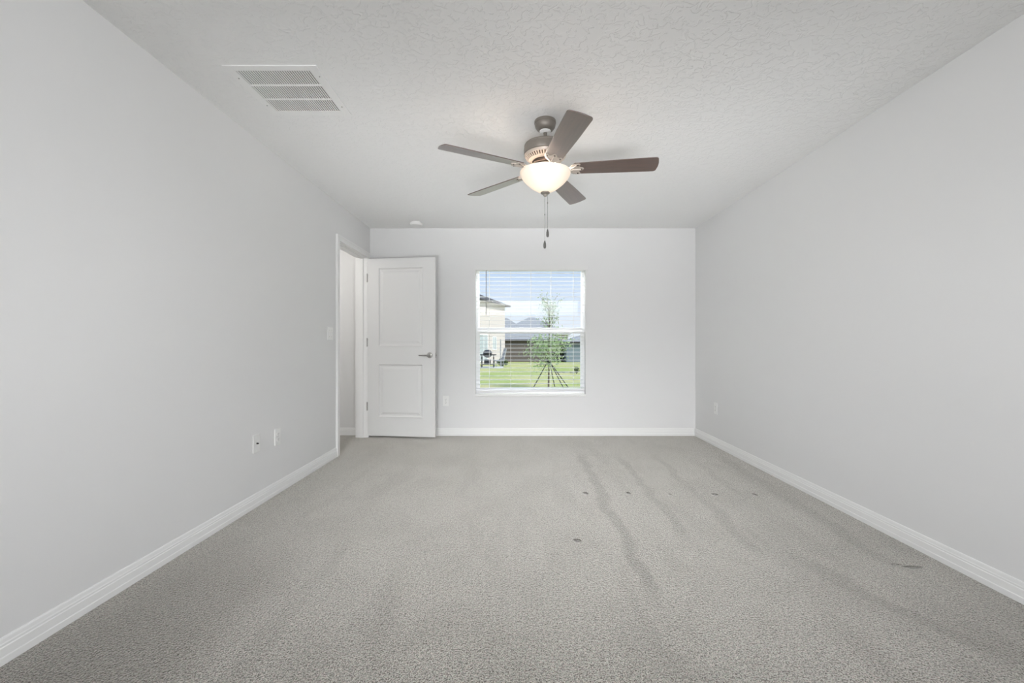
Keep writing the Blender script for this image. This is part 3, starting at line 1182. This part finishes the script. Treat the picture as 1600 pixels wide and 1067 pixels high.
def house(label, org, rz, w_, d_, zb, ze, zr, wall, roof, fascia, wins=(), ov=.45, winmat='window_glass'):
    """front wall on local y=0 from x=0 to w_, depth along +y; heights are absolute"""
    t_ = thing('house', label, 'house', (org[0], org[1], zb), rz)
    MB().box(0, w_, 0, d_, -.2, ze - zb).build('walls', M[wall], t_)
    hip_roof(MB(), 0, w_, 0, d_, ze - zb + .02, zr - zb, ov).build('roof', M[roof], t_)
    b_ = MB()
    for a0, a1, c0, c1 in ((-ov, w_ + ov, -ov - .03, -ov), (-ov, w_ + ov, d_ + ov, d_ + ov + .03), (-ov - .03, -ov, -ov, d_ + ov), (w_ + ov, w_ + ov + .03, -ov, d_ + ov)):
        b_.box(a0, a1, c0, c1, ze - zb - .12, ze - zb + .05)
    b_.build('fascia', M[fascia], t_)
    for x0_, x1_, z0_, z1_ in wins:
        f_ = MB()
        g_ = .06
        for bx in ((x0_ - g_, x0_, z0_ - g_, z1_ + g_), (x1_, x1_ + g_, z0_ - g_, z1_ + g_), (x0_, x1_, z1_, z1_ + g_), (x0_, x1_, z0_ - g_, z0_), ((x0_ + x1_) / 2 - .025, (x0_ + x1_) / 2 + .025, z0_, z1_)):
            f_.box(bx[0], bx[1], -.05, 0.02, bx[2] - zb, bx[3] - zb)
        fo = f_.build('window_frame', M['vinyl'], t_)
        MB().box(x0_, x1_, -.02, -.005, z0_ - zb, z1_ - zb).build('window_pane', M[winmat], fo)
    return t_


# cream two-storey house: its long wall runs from the far corner (right) towards us on the left
far = Vector((-1.25, 45.0))
near = far + Vector((-2.2, -6.1)).normalized() * 13
dirv = (far - near).normalized()
house('tall cream house at the left of the window view', near, math.atan2(dirv.y, dirv.x), 13, 9, -.85, 5.05, 7.2, 'cream', 'shingle_dark', 'fascia_dark',
      wins=((6.8, 8.5, -.4, 1.95), (9.8, 10.6, .6, 1.8), ), ov=.45)
# low taupe house across the lawn
house('low dark taupe house behind the young tree', (-1.55, 50), 0, 6.3, 8, -.88, 1.62, 3.6, 'taupe', 'shingle', 'fascia_dark', wins=(), ov=.3)
house('low blue-grey house at the right of the window view', (5.4, 48), 0, 9, 8, -.88, 1.36, 2.75, 'bluegrey', 'shingle', 'fascia_dark', wins=(), ov=.3)
house('distant grey-roofed house showing a peak behind the taupe house', (-3.4, 76), 0, 12.2, 11, -.88, 2.9, 6.1, 'cream', 'shingle', 'fascia', ov=.4)
house('distant grey-roofed house beside the cream house corner, ridge ending left of the other peak', (-12.0, 64), 0, 14.9, 9, -.88, 1.9, 5.25, 'taupe', 'shingle', 'fascia', ov=.4)

# patio slab, barbecue and chair by the cream house
gy = 29.0
g0 = gz(gy)
sl = MB().box(-4.2, -.95, gy - .9, gy + 1.2, -.2, .05).build('patio_slab', M['concrete'])
sl.location = (0, 0, g0)
tag(sl, 'pale concrete patio slab under the barbecue outside', 'slab')
bq = thing('barbecue_grill', 'black barbecue grill with domed lid on the patio slab outside', 'barbecue', (-1.95, gy, g0 + .05))
b = MB()
b.lathe([(0, 1.16), (.12, 1.15), (.22, 1.10), (.28, 1.02), (.30, .92)], 28)
b.bm.verts.ensure_lookup_table()
b.build('lid', M['black'], bq, smooth=True)
MB().lathe([(.30, .91), (.29, .80), (.22, .70), (.10, .65), (0, .64)], 28).build('fire_bowl', M['black'], bq, smooth=True)
MB().box(-.50, .58, -.26, .26, .80, .86).build('side_shelf', M['black'], bq, bevel=.01)
for x_, y_ in ((-.38, -.2), (.40, -.2), (-.38, .2), (.40, .2)):
    MB().tube([(x_, y_, 0), (x_, y_, .82)], .025, 8).build('leg', M['black'], bq)
MB().box(-.40, .42, -.22, .22, .18, .24).build('lower_shelf', M['black'], bq)
MB().box(-.22, .20, -.18, .18, .24, .52).build('charcoal_box', M['black'], bq, bevel=.02)
MB().tube([(-.12, -.31, 1.0), (0, -.34, 1.0), (.12, -.31, 1.0)], .012, 8).build('lid_handle', M['grey_metal'], bq)
pc = thing('patio_chair', 'grey slatted patio chair beside the barbecue, backrest raised', 'chair', (-1.22, gy + .75, g0 + .05), R(20))
MB().box(-.28, .26, -.26, .26, .38, .43).build('seat', M['grey_metal'], pc)
MB().box(-.03, .03, -.26, .26, 0, .85, Matrix.Translation((.24, 0, .40)) @ Matrix.Rotation(R(14), 4, 'Y')).build('backrest', M['grey_metal'], pc)
for x_, y_ in ((-.25, -.23), (.23, -.23), (-.25, .23), (.23, .23)):
    MB().tube([(x_, y_, 0), (x_, y_, .39)], .02, 6).build('leg', M['grey_metal'], pc)
pp = MB().tube([(0, 0, 0), (0, 0, 1.95)], .035, 8).build('garden_post', M['grey_metal'])
pp.location = (-1.15, gy + 1.6, gz(gy + 1.6))
tag(pp, 'thin grey upright post behind the barbecue outside', 'post')


def shrub(label, loc, r_, h_, n_, mat):
    t_ = thing('shrub', label, 'shrub', loc)
    b_ = MB()
    q_ = random.Random(int(loc[0] * 100) + 5)
    for i in range(5):
        a_ = q_.uniform(0, 2 * PI)
        b_.tube([(0, 0, 0), (math.cos(a_) * r_ * .5, math.sin(a_) * r_ * .5, h_ * .7)], [.02, .008], 5)
    b_.build('stems', M['bark'], t_)
    b_ = MB()
    for i in range(n_):
        d_ = Vector((q_.gauss(0, 1), q_.gauss(0, 1), q_.gauss(0, 1))).normalized() * q_.random() ** .4
        leaf(b_, Vector((d_.x * r_, d_.y * r_, h_ * .55 + d_.z * h_ * .45)), h_ * .11, q_)
    b_.build('leaves', M[mat], t_)


shrub('dark green shrub at the corner of the cream house', (-1.05, 31.5, gz(31.5)), .42, .62, 420, 'shrub')
shrub('small spiky dark shrub alone on the lawn at the right', (2.85, 21.0, gz(21.0)), .14, .36, 120, 'shrub')
for i, (px, py, lab) in enumerate(((873, 578.5, 'pale flat stone in the lawn, nearest the young tree'),
                                   (884, 578, 'middle pale flat stone in the lawn right of the young tree'),
                                   (895, 577.5, 'rightmost pale flat stone in the lawn'))):
    y_ = 22.0
    s_ = MB()
    rr = random.Random(i)
    s_.prism([(.17 * math.cos(k * PI / 5) * rr.uniform(.8, 1.1), .12 * math.sin(k * PI / 5) * rr.uniform(.8, 1.1)) for k in range(10)], -.02, .035)
    o_ = s_.build('flat_stone', M['stone'], bevel=.006)
    o_.location = ((px - VX) / F * y_, y_, gz(y_))
    tag(o_, lab, 'stone', 'flat stones in the lawn')
